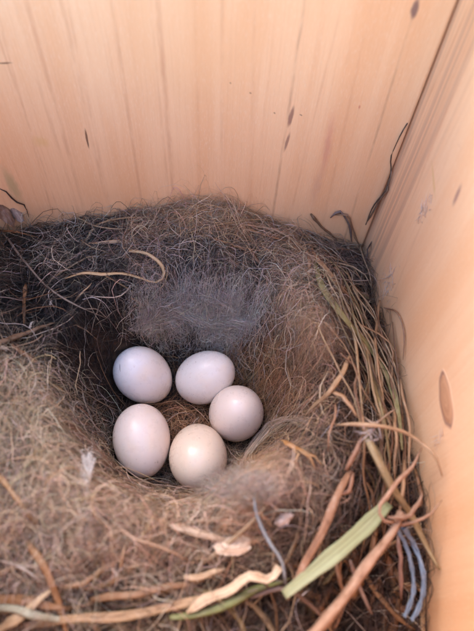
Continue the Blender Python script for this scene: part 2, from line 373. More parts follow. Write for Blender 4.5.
def add_hair(name, P, radius, col, mat, label=None):
    """P (n,k,3) mm, radius (n,) mm, col (n,3): one object of fine three-sided strands"""
    n, k, _ = P.shape
    T = np.gradient(P, axis=1); T /= np.linalg.norm(T, axis=2, keepdims=True) + 1e-9
    ref = rng.normal(size=(n, 1, 3)); A = np.cross(T, ref); A /= np.linalg.norm(A, axis=2, keepdims=True) + 1e-9; B = np.cross(T, A)
    tap = np.interp(np.linspace(0, 1, k), [0, .15, .6, 1], [.6, 1, .85, .25])
    R = radius[:, None, None] * tap[None, :, None]
    V = np.stack([P + R * (A * math.cos(q) + B * math.sin(q)) for q in (0, 2.0944, 4.18879)], 2).reshape(-1, 3) * MM
    base = (np.arange(n)[:, None, None] * k + np.arange(k - 1)[None, :, None]) * 3
    i = np.arange(3)[None, None, :]; j = (i + 1) % 3
    Q = np.stack([base + i, base + j, base + 3 + j, base + 3 + i], -1).reshape(-1, 4).astype(np.int32)
    me = bpy.data.meshes.new(name); me.vertices.add(len(V)); me.vertices.foreach_set('co', V.astype(np.float32).ravel())
    me.loops.add(Q.size); me.loops.foreach_set('vertex_index', Q.ravel())
    me.polygons.add(len(Q)); me.polygons.foreach_set('loop_start', np.arange(0, Q.size, 4, dtype=np.int32))
    me.update(calc_edges=True); me.polygons.foreach_set('use_smooth', np.ones(len(Q), bool))
    ca = me.attributes.new('col', 'FLOAT_COLOR', 'POINT')
    cc = np.concatenate([np.repeat(col, k * 3, 0), np.ones((n * k * 3, 1))], 1).astype(np.float32); ca.data.foreach_set('color', cc.ravel())
    me.materials.append(mat)
    o = bpy.data.objects.new(name, me); COL.objects.link(o); to_nest(o)
    tag(o, label, kind='stuff'); return o

def strands(root_xy, length, k, curl, lift, base, swirl=.4, wig=.0, head=None, flow=.55):
    n = len(root_xy); x = root_xy[:, 0].copy(); y = root_xy[:, 1].copy()
    tang = np.arctan2(y - CY, x - CX) + math.pi / 2
    th = rng.uniform(0, 2 * math.pi, n)
    sw = rng.random(n) < swirl
    th = np.where(sw, tang + rng.normal(0, .5, n) + math.pi * rng.integers(0, 2, n), th)
    fl = 2.2 * np.sin(x * .11 + 1.3 * np.sin(y * .09)) + 2.0 * np.sin(y * .13 + 1.1 * np.sin(x * .1 + 2))
    th = np.where(~sw & (rng.random(n) < flow), fl + rng.normal(0, .55, n), th)
    if head is not None: th = head + rng.normal(0, .35, n)
    kap = rng.normal(0, curl, n); ds = length / (k - 1)
    off0 = rng.uniform(*base, n); lf = rng.gamma(1.6, lift / 1.6, n); phs = rng.uniform(.2, .9, n)
    pts = []; off = off0.copy()
    for i in range(k):
        s = i / (k - 1)
        pts.append(np.stack([x, y, surf(x, y) + off0 + lf * np.sin(np.pi * np.clip(s * phs + .08, 0, 1)) + rng.normal(0, wig, n)], -1))
        th = th + kap * ds + rng.normal(0, curl * .8, n) * np.sqrt(ds)
        g_ = (surf(x + np.cos(th) * .4, y + np.sin(th) * .4) - surf(x - np.cos(th) * .4, y - np.sin(th) * .4)) / .8
        dh = ds / np.sqrt(1 + g_ * g_); x = x + np.cos(th) * dh; y = y + np.sin(th) * dh
    P = np.stack(pts, 1)
    P[..., 0] = np.clip(P[..., 0], XL + .3 , XR - .3); P[..., 1] = np.clip(P[..., 1], YF + .3, YB - .3)
    return P
def off_eggs(P, margin=1.04, over=6.4, allow=0.0):
    n = len(P); bad = np.zeros(n, bool); keep = rng.random(n) < allow
    for (c, ax, hl, hb) in EGGS:
        g = egg_gap(c, ax, hl * margin, hb * margin, P)
        bad |= (g < 1).any(1)
        D = P - c
        ah = np.array([ax[0], ax[1]]); 
        dd = np.sqrt(D[..., 0] ** 2 + D[..., 1] ** 2)
        bad |= ((dd < over) & (D[..., 2] > 0)).any(1) & ~keep
    return ~bad
def rand_xy(n, pad=0): return np.stack([rng.uniform(XL + 1, XR - 1, n), rng.uniform(YF + 1, YB - .6, n)], -1)
def near_pix(spots, n):
    """n roots scattered about photo points (u, v, spread in mm, weight)"""
    wts = np.array([s[3] for s in spots], float); idx = rng.choice(len(spots), n, p=wts / wts.sum())
    C0 = np.array([hit(s[0], s[1])[:2] for s in spots]); sp = np.array([s[2] for s in spots])
    q = C0[idx] + rng.normal(0, 1, (n, 2)) * sp[idx][:, None]
    q[:, 0] = np.clip(q[:, 0], XL + .6, XR - .6); q[:, 1] = np.clip(q[:, 1], YF + .6, YB - .6)
    return q
def vary(c, s=.3, sat=.06):
    n = len(c); c = c * np.exp(rng.normal(0, s, (n, 1))) * (1 + rng.normal(0, sat, (n, 3))); return np.clip(c * np.minimum(1, .8 / c.max(1, keepdims=True)), .006, .9)

# matted fur over the whole nest
N = 38000
xy = rand_xy(N); P = strands(xy, rng.uniform(4, 11, N), 6, .16, 1.1, (-1.2, .6), .35)
ok = off_eggs(P); P = P[ok]
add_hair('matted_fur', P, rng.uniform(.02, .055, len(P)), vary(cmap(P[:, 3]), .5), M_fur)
# longer, paler curly fibres lying over the fur
N = 8500
xy = rand_xy(N); P = strands(xy, rng.uniform(4, 16, N), 8, .17, 2.0, (-.4, 1.2), .5, .12)
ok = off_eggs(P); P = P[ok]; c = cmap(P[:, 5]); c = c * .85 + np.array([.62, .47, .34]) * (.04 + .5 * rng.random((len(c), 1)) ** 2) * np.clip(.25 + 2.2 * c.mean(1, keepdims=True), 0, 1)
brt = rng.random(len(c)) < .05; c[brt] = np.array([.62, .53, .45]) * rng.uniform(.6, 1.1, (brt.sum(), 1))
add_hair('plant_fibre', P, rng.uniform(.03, .085, len(P)), vary(c, .35), M_fibre)
# pale curly fibres heaped at the front left
sp = [(20, 430, 7, 2), (45, 470, 6, 2), (70, 420, 4, .7), (30, 520, 6, 1.2), (110, 500, 6, 1), (100, 545, 7, 1), (20, 570, 6, .7), (300, 300, 5, .8), (200, 225, 8, .8), (170, 530, 6, .6), (75, 255, 7, .6)]
N = 6200
xy = near_pix(sp, N); P = strands(xy, rng.uniform(4, 13, N), 8, .2, 2.2, (0, 1.4), .3, .15)
ok = off_eggs(P); P = P[ok]; c = cmap(P[:, 4]) * .55 + np.array([.74, .62, .48]) * (.15 + .65 * rng.random((len(P), 1)))
add_hair('curly_fibre', P, rng.uniform(.03, .08, len(P)), vary(c, .55), M_fibre)
# soft fur and down in tufts
sp = [(238, 486, 4.2, 2.2), (222, 476, 2.8, 2.6), (208, 488, 2.4, 1.2), (75, 525, 5, 1.6), (115, 530, 5, 1), (300, 305, 5, 2), (312, 335, 4, 1), (200, 300, 4, .7), (150, 323, 2.5, .9), (225, 320, 3, .8), (330, 330, 5, 1),
      (275, 480, 4, 1.1), (20, 430, 6, 1.3), (190, 215, 6, 1.2), (235, 218, 6, 1), (285, 385, 4, .8)]
N = 21000
xy = near_pix(sp, N); P = strands(xy, rng.uniform(3, 9, N), 6, .2, 2.0, (-.8, 1.0), .1, .05)
ok = off_eggs(P, 1.0, 5.4, .5); P = P[ok]
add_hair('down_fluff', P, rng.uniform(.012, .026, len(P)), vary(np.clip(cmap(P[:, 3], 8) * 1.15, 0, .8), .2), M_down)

# ------------------------------------------------------------------ single stems, blades, twigs and other pieces
def plant_mat(name, rough=.55, trans=.12, across=14.0, down=.5):
    m, b, p = new_mat(name)
    oi = b.n.new('ShaderNodeObjectInfo'); tc = b.n.new('ShaderNodeTexCoord'); sp = b.n.new('ShaderNodeSeparateXYZ'); b.l.new(tc.outputs['UV'], sp.inputs[0])
    rd = b.m('MULTIPLY', oi.outputs['Random'], 50.0)
    f1 = b.noise(b.xyz(b.m('MULTIPLY', sp.outputs[0], across), b.m('MULTIPLY', sp.outputs[1], .22 if across < 20 else .03), rd), 1.0, 3, .6)
    f2 = b.noise(b.xyz(b.m('MULTIPLY', sp.outputs[0], 3.0), b.m('MULTIPLY', sp.outputs[1], down), rd), 1.0, 4, .65)
    c = b.mix(b.m('MULTIPLY', b.ss(f1, .42, .66), .6), oi.outputs['Color'], b.mix(1.0, oi.outputs['Color'], rgb(.50, .42, .36), 'MULTIPLY'))
    c = b.mix(b.m('MULTIPLY', b.ss(f2, .52, .72), .55), c, b.mix(1.0, oi.outputs['Color'], rgb(.38, .28, .22), 'MULTIPLY'))
    c = b.mix(b.m('MULTIPLY', b.ss(f2, .50, .28), .35), c, b.mix(.5, oi.outputs['Color'], rgb(.75, .62, .48)))
    b.put(p.inputs['Base Color'], c); p.inputs['Roughness'].default_value = rough; p.inputs['Specular IOR Level'].default_value = .35 if trans else .12
    bn = b.n.new('ShaderNodeBump'); bn.inputs['Strength'].default_value = .5; bn.inputs['Distance'].default_value = .00012 if trans else .0004
    b.put(bn.inputs['Height'], b.m('ADD', f1, f2)); b.l.new(bn.outputs[0], p.inputs['Normal'])
    if trans:
        tl = b.n.new('ShaderNodeBsdfTranslucent'); b.put(tl.inputs['Color'], c)
        mx = b.n.new('ShaderNodeMixShader'); mx.inputs[0].default_value = trans
        b.l.new(p.outputs[0], mx.inputs[1]); b.l.new(tl.outputs[0], mx.inputs[2])
        b.l.new(mx.outputs[0], m.node_tree.nodes['Material Output'].inputs['Surface'])
    return m
M_plant = plant_mat('dry_plant'); M_twig = plant_mat('twig_bark', .7, 0); M_yarn = plant_mat('yarn', .8, .1); M_blade = plant_mat('grass_blade', .5, .2, 44.0, .06)

def spline(pts, n):
    pts = np.asarray(pts, float); m = len(pts)
    if m == 2: return pts[0] + (pts[1] - pts[0]) * np.linspace(0, 1, n)[:, None]
    d = np.r_[0, np.cumsum(np.linalg.norm(np.diff(pts, axis=0), axis=1))]; tt = np.linspace(0, d[-1], n); out = np.zeros((n, 3))
    tg = np.gradient(pts, d, axis=0)
    for q, t in enumerate(tt):
        i = min(max(np.searchsorted(d, t) - 1, 0), m - 2); h = d[i + 1] - d[i]; s = (t - d[i]) / h
        out[q] = (2*s**3-3*s**2+1)*pts[i] + (s**3-2*s**2+s)*h*tg[i] + (-2*s**3+3*s**2)*pts[i+1] + (s**3-s**2)*h*tg[i+1]
    return out
def stalk(name, pts, w, t, col, mat=None, n=None, sides=6, roll=0.0, twist=0.0, ends=(.5, .25), crook=.25, fold=0.0, label=None, parent=True):
    """a stem, blade or twig: w wide, t thick (mm), tapering to the ends, bent a little along its way"""
    L = np.linalg.norm(np.diff(np.asarray(pts), axis=0), axis=1).sum()
    n = n or int(min(30, max(7, L / 1.5)))
    if w > 1.2 and sides == 6: sides = 12
    rdg = 1 + rng.normal(0, .16 if t > .5 * w else .04, sides)
    C = spline(pts, n); T = np.gradient(C, axis=0); T /= np.linalg.norm(T, axis=1, keepdims=True) + 1e-9
    up = np.array([0, 0, 1.0]); A = np.cross(T, up); A /= np.linalg.norm(A, axis=1, keepdims=True) + 1e-6; B = np.cross(A, T)
    s = np.linspace(0, 1, n)
    cw = min(crook * w, .14); jit = sum(rng.normal(0, cw * .6) * np.sin(f * 3.14 * s + rng.uniform(0, 6)) for f in (1.5, 3, 5)); jit2 = sum(rng.normal(0, cw * .4) * np.sin(f * 3.14 * s + rng.uniform(0, 6)) for f in (1.5, 3, 5))
    C = C + A * jit[:, None] + B * jit2[:, None]
    pr = np.interp(s, [0, .12, .75, 1], [ends[0], 1, .9, ends[1]]) * (1 + np.interp(s, np.linspace(0, 1, 9), rng.normal(0, .10 if w < 3 else .035, 9)) + (np.interp(s, np.linspace(0, 1, n // 2 + 2), rng.normal(0, .13, n // 2 + 2)) if mat is M_twig else 0))
    V = []; UV = []; Fc = []
    for i in range(n):
        ro = roll + twist * s[i]; a = A[i] * math.cos(ro) + B[i] * math.sin(ro); b_ = -A[i] * math.sin(ro) + B[i] * math.cos(ro)
        for j in range(sides):
            q = 2 * math.pi * j / sides; ca = math.cos(q)
            rg = rdg[j] + rng.normal(0, .03); V.append(C[i] + a * (w / 2 * pr[i] * ca * rg) + b_ * (t / 2 * pr[i] * math.sin(q) * rg + fold * w * abs(ca) * pr[i])); UV.append((j / sides, s[i] * L))
    for i in range(n - 1):
        for j in range(sides): k = (j + 1) % sides; Fc.append((i * sides + j, i * sides + k, (i + 1) * sides + k, (i + 1) * sides + j))
    Fc.append(tuple(range(sides - 1, -1, -1))); Fc.append(tuple((n - 1) * sides + j for j in range(sides)))
    o = mesh_obj(name, V, Fc, mat or M_plant, None, True, UV); o.color = rgb(col[0] * .76, col[1] * .69, col[2] * .62)
    if parent: to_nest(o)
    if label: o['label'] = label
    return o
def px(*pts): return [hit(u, v, h + (1.6 if v > 430 and u < 290 else .5)) for (u, v, h) in pts]

TAN = (.50, .34, .19); PALE = (.66, .50, .33); BRN = (.30, .17, .09); DBR = (.15, .085, .05); RST = (.42, .22, .11); GRN = (.36, .36, .17); GREY = (.36, .31, .27); OLV = (.30, .25, .12)
# back left
stalk('twig', px((-8, 346, 2.5), (22, 335, 2.6), (55, 322, 2.2)), 1.1, 1.0, (.30, .20, .13), M_twig, crook=.15)
stalk('twig', px((9, 343, 1.6), (28, 357, 2), (52, 373, 1.2)), .95, .8, (.33, .20, .12), M_twig, crook=.12)
stalk('twig', px((26, 284, 1.5), (24, 304, 1.8), (24, 326, 1)), .9, .7, BRN, M_twig)
stalk('twig', px((0, 230, 2), (20, 233, 2.4), (38, 238, 1.6)), .75, .6, RST, M_twig)
stalk('rootlet', px((2, 232, 2.5), (24, 260, 3), (49, 288, 2.6), (78, 306, 2.2), (106, 318, 1.6)), .42, .4, GREY)
stalk('rootlet', px((85, 309, 2), (98, 310, 2.4), (108, 319, 1.6)), .3, .3, GREY)
stalk('grass_stem', px((74, 215, 1.5), (86, 222, 2.2), (99, 227, 2.2), (129, 229, 1.8)), .45, .3, PALE)
stalk('grass_stem', px((96, 225, 2), (118, 219, 2.4), (142, 216, 2)), .45, .3, TAN)
stalk('dry_blade', px((65, 279, 2.6), (84, 273, 3.4), (103, 274, 4), (122, 273, 4.4), (140, 277, 4.6), (157, 281, 4.8), (163, 277, 5.2), (162, 266, 5.2), (152, 257, 4.6), (129, 251, 3)), 1.0, .14, (.80, .60, .36), twist=.6, ends=(.3, .7), label='pale curled grass blade looping over dark fur')
stalk('grass_stem', px((168, 266, 2), (165, 282, 2.2), (156, 294, 1.6)), .35, .25, PALE)
stalk('grass_stem', px((103, 274, 2.2), (120, 284, 2), (141, 296, 1)), .4, .3, TAN)
stalk('grass_stem', px((81, 241, 1.8), (94, 248, 2), (110, 253, 1.4)), .5, .25, PALE)
stalk('leaf_fragment', px((131, 297, 2), (138, 302, 2.4), (146, 307, 2)), .8, .3, (.60, .33, .18))
stalk('leaf_fragment', px((133, 306, 2), (140, 304, 2.3), (144, 302, 2)), .7, .3, (.60, .35, .2))
stalk('leaf_fragment', px((50, 305, 2), (52, 300, 2.2)), .7, .2, (.7, .65, .6))
stalk('leaf_fragment', px((29, 328, 2.5), (33, 321, 2.5)), .6, .2, (.72, .66, .6))
stalk('leaf_fragment', px((0, 347, 1.6), (9, 350, 1.8)), 1.1, .3, (.72, .62, .5))
stalk('grass_stem', px((0, 372, 1.6), (6, 362, 2.4), (7, 355, 2)), .8, .3, PALE)
stalk('grass_stem', px((75, 300, 1.2), (84, 291, 2), (92, 283, 1.4)), .4, .3, PALE)
# rim at the back
stalk('grass_stem', px((205, 236, 1.5), (228, 243, 2), (252, 254, 1.4)), .6, .4, RST)
stalk('twig', px((249, 248, 1.6), (262, 267, 1.8), (276, 288, .8)), .95, .8, (.30, .18, .12), M_twig)
stalk('grass_stem', px((232, 224, 2), (255, 226, 2.4), (278, 231, 2.6), (298, 245, 2.6), (313, 259, 2.2), (318, 290, 1)), .75, .45, (.55, .38, .25))
stalk('grass_stem', px((180, 235, 2), (214, 226, 2.4), (246, 220, 2.4), (282, 220, 2)), .45, .3, TAN)
stalk('grass_stem', px((282, 290, 1.8), (296, 285, 2.4), (306, 279, 2)), .55, .25, (.72, .58, .42))
stalk('grass_stem', px((262, 300, 1.6), (268, 312, 2), (272, 318, 1.5)), .4, .25, PALE)
stalk('dry_blade', px((307, 250, 2.2), (309, 268, 2.6), (310, 288, 2)), 1.0, .2, (.48, .29, .17))
stalk('dry_blade', px((312, 252, 2.6), (328, 272, 3.2), (345, 291, 3.4), (361, 309, 2.4)), 1.25, .3, (.48, .30, .17), fold=.1)
stalk('dry_blade', px((316, 262, 2.2), (324, 290, 3.4), (347, 322, 4.5), (369, 348, 5), (388, 380, 6), (398, 412, 7), (402, 450, 7)), 1.35, .35, (.34, .30, .13), fold=.12, label='olive green grass blade bending along the side board')
stalk('grass_stem', px((325, 295, 2), (345, 320, 4), (366, 350, 5), (380, 390, 6), (388, 430, 6)), .8, .5, (.45, .30, .15))
stalk('grass_stem', px((340, 300, 2), (352, 330, 4), (358, 370, 6), (363, 417, 7)), .65, .55, (.50, .34, .19))
stalk('grass_stem', px((380, 300, 3), (377, 325, 5), (376, 352, 7), (384, 400, 8)), .6, .5, (.55, .33, .18))
stalk('grass_stem', px((384, 308, 3), (398, 314, 7), (404, 332, 9), (403, 360, 7)), .38, .35, (.40, .22, .13))
stalk('dry_blade', px((350, 356, 4), (340, 376, 5.5), (330, 392, 5.5), (316, 404, 3.6), (302, 419, 1.8)), .95, .22, (.60, .40, .23), twist=.8)
stalk('dry_blade', px((330, 390, 4.5), (343, 397, 6.2), (351, 407, 6.5), (360, 420, 6)), .9, .25, (.52, .31, .17))
stalk('rootlet', px((334, 404, 4), (335, 420, 4.6), (328, 436, 4.2), (329, 452, 3)), .42, .35, (.45, .25, .15))
stalk('grass_stem', px((360, 340, 4), (371, 372, 6), (380, 405, 8), (392, 470, 8)), .7, .4, (.32, .24, .11))
# corner at the back right
stalk('twig', px((311, 214, 6), (321, 226, 4), (337, 240, 1.5)), .8, .7, (.26, .15, .09), M_twig)
stalk('rootlet', px((330, 217, 5), (338, 211, 7), (347, 221, 6), (352, 243, 2)), .9, .7, (.26, .20, .19), M_twig)
stalk('rootlet', px((334, 215, 5), (344, 214, 6), (354, 232, 3), (360, 246, 1)), .6, .5, (.40, .24, .15), M_twig)
stalk('rootlet', px((365, 224, 0), (374, 206, 0), (386, 189, 0), (391, 172, 0), (391, 158, 0), (397, 143, 0), (408, 124, 0)), .42, .3, (.13, .09, .07), M_twig, crook=.5, ends=(.7, 1.4), label='dark rootlet climbing the corner between the boards')
stalk('rootlet', px((367, 222, 0), (379, 202, 0), (389, 184, 0), (391, 170, 0)), .5, .4, (.30, .20, .14), M_twig, crook=.6)
stalk('rootlet', px((366, 262, 1), (368, 250, 2), (372, 241, 2)), .5, .4, (.16, .11, .10), M_twig)
# cup
stalk('dry_blade', px((60, 420, .6), (80, 436, 1.4), (98, 455, 1.2), (118, 474, .2)), 1.9, .4, (.27, .15, .09), fold=.08, label='broad brown blade leaning into the cup beside the eggs')
stalk('dry_blade', px((104, 416, .4), (97, 430, 1), (88, 447, .8)), .9, .3, (.26, .15, .1))
stalk('rootlet', px((117, 461, .5), (132, 474, 1.5), (148, 483, 2.0), (170, 486, 2.2), (200, 492, 2)), .22, .22, (.62, .46, .38), crook=.3)
stalk('grass_stem', px((190, 427, 1), (195, 421, 2), (199, 417, 2.4)), .5, .3, (.55, .40, .3))
stalk('leaf_fragment', px((283, 440, 2), (293, 446, 3), (306, 452, 3), (312, 455, 2.6)), 1.7, .3, (.62, .34, .14), twist=.7, ends=(.8, .3), label='curled orange brown leaf fragment with split tips')
for (a_, b_) in (((303, 451), (322, 466)), ((302, 450), (316, 470)), ((298, 450), (310, 462)), ((294, 448), (296, 464))):
    stalk('leaf_fragment', px((a_[0], a_[1], 3), ((a_[0] + b_[0]) / 2 + 2, (a_[1] + b_[1]) / 2 - 1, 3), (b_[0], b_[1], 1.8)), .5, .25, (.58, .36, .18))
# front left
stalk('dry_blade', px((-4, 470, 2.5), (15, 498, 3), (40, 528, 2)), .95, .3, (.62, .40, .21))
stalk('grass_stem', px((-3, 465, 2), (25, 457, 3), (46, 463, 3), (64, 478, 1.4)), .45, .3, PALE)
stalk('grass_stem', px((48, 502, 1.5), (54, 512, 2.2), (57, 520, 1.6)), .45, .3, PALE)
stalk('grass_stem', px((10, 428, 2), (12, 445, 2.6), (14, 466, 2)), .4, .3, PALE)
stalk('dry_blade', px((28, 540, 2), (46, 572, 3), (60, 606, 3), (68, 640, 2)), 1.2, .4, (.52, .30, .15))
stalk('dry_blade', px((-6, 634, 3), (24, 612, 3.4), (54, 588, 2.6)), 1.6, .3, (.70, .55, .36))
stalk('dry_blade', px((-6, 607, 3.4), (30, 614, 3.8), (60, 620, 3.4), (82, 623, 2.6)), 1.15, .25, (.55, .58, .46), label='whitish green blade among brown straw at the front')
stalk('dry_blade', px((-8, 598, 2), (30, 602, 2.6), (70, 610, 2.2)), 1.4, .3, (.42, .24, .12))
stalk('dry_blade', px((20, 625, 2), (70, 619, 3), (130, 616, 3), (190, 602, 2.6), (240, 582, 2)), 1.5, .35, (.52, .35, .20), fold=.1)
stalk('dry_blade', px((90, 600, 2), (130, 594, 2.4), (175, 586, 2), (205, 580, 1)), 1.2, .3, (.40, .24, .14))
stalk('dry_blade', px((184, 578, 2), (205, 575, 2.6), (226, 569, 2)), 1.2, .3, (.70, .53, .36))
stalk('dry_blade', px((167, 525, 1.6), (182, 527, 2.6), (200, 534, 2.6), (228, 541, 1.4)), 1.25, .3, (.66, .51, .38), ends=(.2, .4))
stalk('dry_blade', px((186, 611, 3), (208, 601, 4), (230, 589, 4.4), (254, 575, 4.2), (268, 580, 4), (276, 577, 4.2), (281, 568, 4)), 1.6, .3, (.80, .62, .44), fold=.15, twist=.4, ends=(.2, .8), label='pale bent straw blade lying near the wood chip')
stalk('dry_blade', px((170, 618, 2), (210, 612, 2.6), (250, 592, 2.6), (290, 578, 2)), 1.2, .25, (.26, .30, .12))
stalk('grass_stem', px((250, 598, 3), (280, 590, 4), (310, 604, 4), (330, 628, 3)), .7, .5, (.24, .16, .13))
stalk('dry_blade', px((-4, 575, 2), (20, 566, 2.6), (60, 571, 2)), .8, .3, (.60, .48, .38))
stalk('grass_stem', px((0, 560, 2), (22, 568, 2.6), (44, 584, 2)), .5, .3, (.70, .62, .55))
stalk('grass_stem', px((118, 530, 2), (145, 543, 2.6), (172, 552, 2), (190, 560, 1)), .5, .35, (.62, .45, .32))
stalk('grass_stem', px((120, 572, 2), (123, 555, 3), (126, 540, 2)), .6, .35, (.55, .38, .25))
# front right, by the side board
stalk('dry_blade', px((388, 503, 7), (362, 530, 8), (336, 553, 8.4), (310, 574, 7.4), (284, 595, 6)), 2.8, .3, (.46, .52, .30), M_blade, fold=.12, ends=(.95, .5), crook=0, n=20, label='broad pale green grass blade slanting across the dark gap')
stalk('grass_stem', px((350, 470, 4), (336, 500, 6), (314, 546, 7), (288, 600, 5)), 1.5, .45, (.40, .22, .13), label='straight reddish brown stem crossing the green blade')
stalk('twig', px((401, 512, 11), (393, 528, 12), (378, 552, 12), (352, 586, 12), (308, 640, 12)), 1.45, 1.1, (.48, .31, .22), M_twig, crook=.1, ends=(.9, 1.1), label='thick pale brown root forking beside the blue yarn')
stalk('rootlet', px((396, 523, 12), (384, 520, 12.5), (379, 508, 13), (390, 492, 13), (408, 472, 13), (422, 448, 12)), .8, .7, (.48, .30, .21), M_twig)
stalk('rootlet', px((394, 526, 11), (412, 523, 12), (430, 514, 12), (442, 500, 11)), .7, .6, (.46, .29, .2), M_twig)
stalk('rootlet', px((388, 516, 12), (400, 519, 13), (412, 512, 12.5), (424, 494, 11)), .65, .55, (.44, .28, .2), M_twig)
stalk('grass_stem', px((360, 420, 6), (374, 452, 9), (390, 484, 10), (410, 514, 9), (424, 542, 7), (440, 570, 3)), 1.25, 1.0, (.46, .36, .20))
stalk('grass_stem', px((336, 425, 5), (362, 424, 9), (390, 428, 12), (414, 437, 14), (432, 452, 14), (442, 476, 12)), .75, .6, (.60, .40, .24))
stalk('grass_stem', px((361, 415, 5), (374, 424, 8), (385, 416, 9), (396, 408, 8)), .4, .35, (.55, .40, .30))
stalk('rootlet', px((346, 470, 4), (356, 450, 6), (364, 430, 6)), .8, .6, (.40, .22, .14))
stalk('rootlet', px((352, 472, 4), (350, 488, 5), (340, 496, 4)), .8, .6, (.50, .28, .18))
stalk('grass_stem', px((376, 445, 7), (384, 470, 9), (392, 500, 9)), .9, .6, (.30, .24, .13))
stalk('rootlet', px((398, 535, 9), (400, 560, 9), (401, 600, 7)), .9, .7, (.36, .22, .18))
stalk('rootlet', px((350, 560, 5), (360, 588, 6), (372, 615, 5)), .8, .6, (.40, .30, .27))
stalk('grass_stem', px((336, 560, 4), (340, 580, 5), (346, 600, 4)), .9, .6, (.34, .21, .14))
for (a_, b_, c_) in (((393, 405), (396, 440), (394, 480)), ((400, 380), (408, 420), (410, 470)), ((404, 460), (402, 500), (398, 520))):
    stalk('grass_stem', px((*a_, 6), (*b_, 9), (*c_, 8)), .7, .5, (.50, .31, .18))
# blue yarn and a blue grey feather
def yarn(pts, w, label):
    C = spline(px(*pts), 26); parts = []
    s = np.linspace(0, 1, 26); T = np.gradient(C, axis=0); T /= np.linalg.norm(T, axis=1, keepdims=True)
    A = np.cross(T, FWD); A /= np.linalg.norm(A, axis=1, keepdims=True); B = np.cross(A, T)
    V = []; Fc = []; UV = []
    for ply in range(3):
        ph = s * 11 + ply * 2.094; K = C + (A * np.cos(ph)[:, None] + B * np.sin(ph)[:, None]) * w * (.27 + .12 * np.sin(s * 7 + ply * 2))[:, None] + rng.normal(0, .05, (26, 3)); o0 = len(V)
        for i in range(26):
            for j in range(6):
                q = j * 1.0472; V.append(K[i] + (A[i] * math.cos(q) + B[i] * math.sin(q)) * w * .26); UV.append((j / 6, s[i] * 30))
        for i in range(25):
            for j in range(6): k = (j + 1) % 6; Fc.append((o0 + i * 6 + j, o0 + i * 6 + k, o0 + i * 6 + 6 + k, o0 + i * 6 + 6 + j))
    o = to_nest(mesh_obj('yarn_strand', V, Fc, M_yarn, None, True, UV)); o.color = rgb(.20, .26, .34); tag(o, label)
yarn([(397, 528, 10), (406, 545, 10), (412, 566, 10), (413, 593, 9), (405, 616, 7)], .75, 'grey blue yarn strand hanging beside the root')
yarn([(404, 528, 10), (416, 548, 10), (423, 570, 10), (422, 598, 9), (412, 620, 7)], .85, 'grey blue yarn strand hanging nearest the side board')
stalk('feather', px((254, 497, 3), (260, 524, 4), (269, 542, 5), (282, 560, 5), (285, 584, 4)), .7, .3, (.34, .40, .46), M_yarn, ends=(.15, .5), label='thin blue grey feather strip by the wood chip')

# ------------------------------------------------------------------ scattered pieces
def free_egg(P):
    return all((egg_gap(c, ax, hl * 1.12, hb * 1.12, P) > 1).all() and not ((np.hypot(P[:, 0] - c[0], P[:, 1] - c[1]) < 7.5) & (P[:, 2] > c[2])).any() for (c, ax, hl, hb) in EGGS)
def litter(name, zones, count, lng, wid, thk, cols, lift, mat=None, swirl=.7, curl=.02):
    made = 0; tries = 0; tot = sum(z[4] for z in zones)
    while made < count and tries < count * 6:
        tries += 1; r_ = random.random() * tot
        for zn in zones:
            r_ -= zn[4]
            if r_ <= 0: break
        u, v = random.gauss(zn[0], zn[2]), random.gauss(zn[1], zn[3])
        if not (-15 < u < 440 and 205 < v < 645): continue
        P0 = hit(u, v); L = random.uniform(*lng)
        th = math.atan2(P0[1] - CY, P0[0] - CX) + math.pi / 2 + random.gauss(0, .45) if random.random() < swirl else random.uniform(0, 6.28)
        kap = min(max(random.gauss(0, curl), -.025), .025); pts = []; x, y = P0[0], P0[1]; n = 6; lf = random.uniform(*lift); tilt = random.gauss(0, .12) * L
        for i in range(n):
            s_ = i / (n - 1); xx = min(max(x, XL + 1), XR - 1); yy = min(max(y, YF + 1), YB - 1)
            pts.append([xx, yy, surf(xx, yy) + lf * math.sin(math.pi * (s_ * .8 + .1)) + max(-1.2, tilt * (s_ - .5))])
            th += kap * L / (n - 1) * 5; x += math.cos(th) * L / (n - 1); y += math.sin(th) * L / (n - 1)
        pts = np.array(pts); pts[:, 2] = pts[:, 2] * .5 + np.linspace(pts[0, 2], pts[-1, 2], n) * .5
        pts[:, 2] = np.maximum(pts[:, 2], surf(pts[:, 0], pts[:, 1]) + .1)
        if not free_egg(pts): continue
        c = random.choice(cols); k = random.uniform(.75, 1.25); wd = random.uniform(*wid)
        stalk(name, pts, wd, wd * random.uniform(*thk), tuple(min(.8, q * k) for q in c), mat, n=8, sides=5, roll=random.uniform(-.5, .5), twist=random.gauss(0, .6), crook=.3)
        made += 1
litter('grass_stem', [(365, 330, 22, 50, 3), (370, 480, 30, 50, 3), (320, 270, 30, 18, 1.5), (120, 235, 70, 12, 1.6), (60, 290, 40, 30, 1), (240, 228, 50, 8, 1.2), (110, 590, 90, 22, 2.4), (260, 560, 60, 30, 1.4), (40, 470, 40, 50, 1.5), (320, 420, 18, 40, 1)],
       110, (8, 26), (.22, .6), (.5, .9), [TAN, PALE, RST, (.42, .27, .15), BRN, (.34, .27, .13)], (.6, 3.0))
litter('dry_blade', [(375, 400, 20, 70, 2), (350, 580, 40, 35, 2), (130, 605, 90, 16, 2), (330, 300, 20, 25, 1), (60, 560, 60, 20, .8)],
       46, (8, 24), (.7, 1.6), (.15, .3), [TAN, BRN, RST, (.40, .24, .13), (.33, .25, .12)], (.6, 3.0))
litter('bark_fragment', [(350, 600, 45, 25, 3), (260, 605, 40, 18, 1), (385, 540, 20, 50, 2), (150, 600, 90, 16, 1), (360, 360, 14, 60, 1)],
       60, (3, 10), (.9, 2.2), (.3, .6), [DBR, BRN, (.24, .13, .08), (.33, .19, .12), (.12, .08, .06)], (.2, 1.6), M_twig, .3)
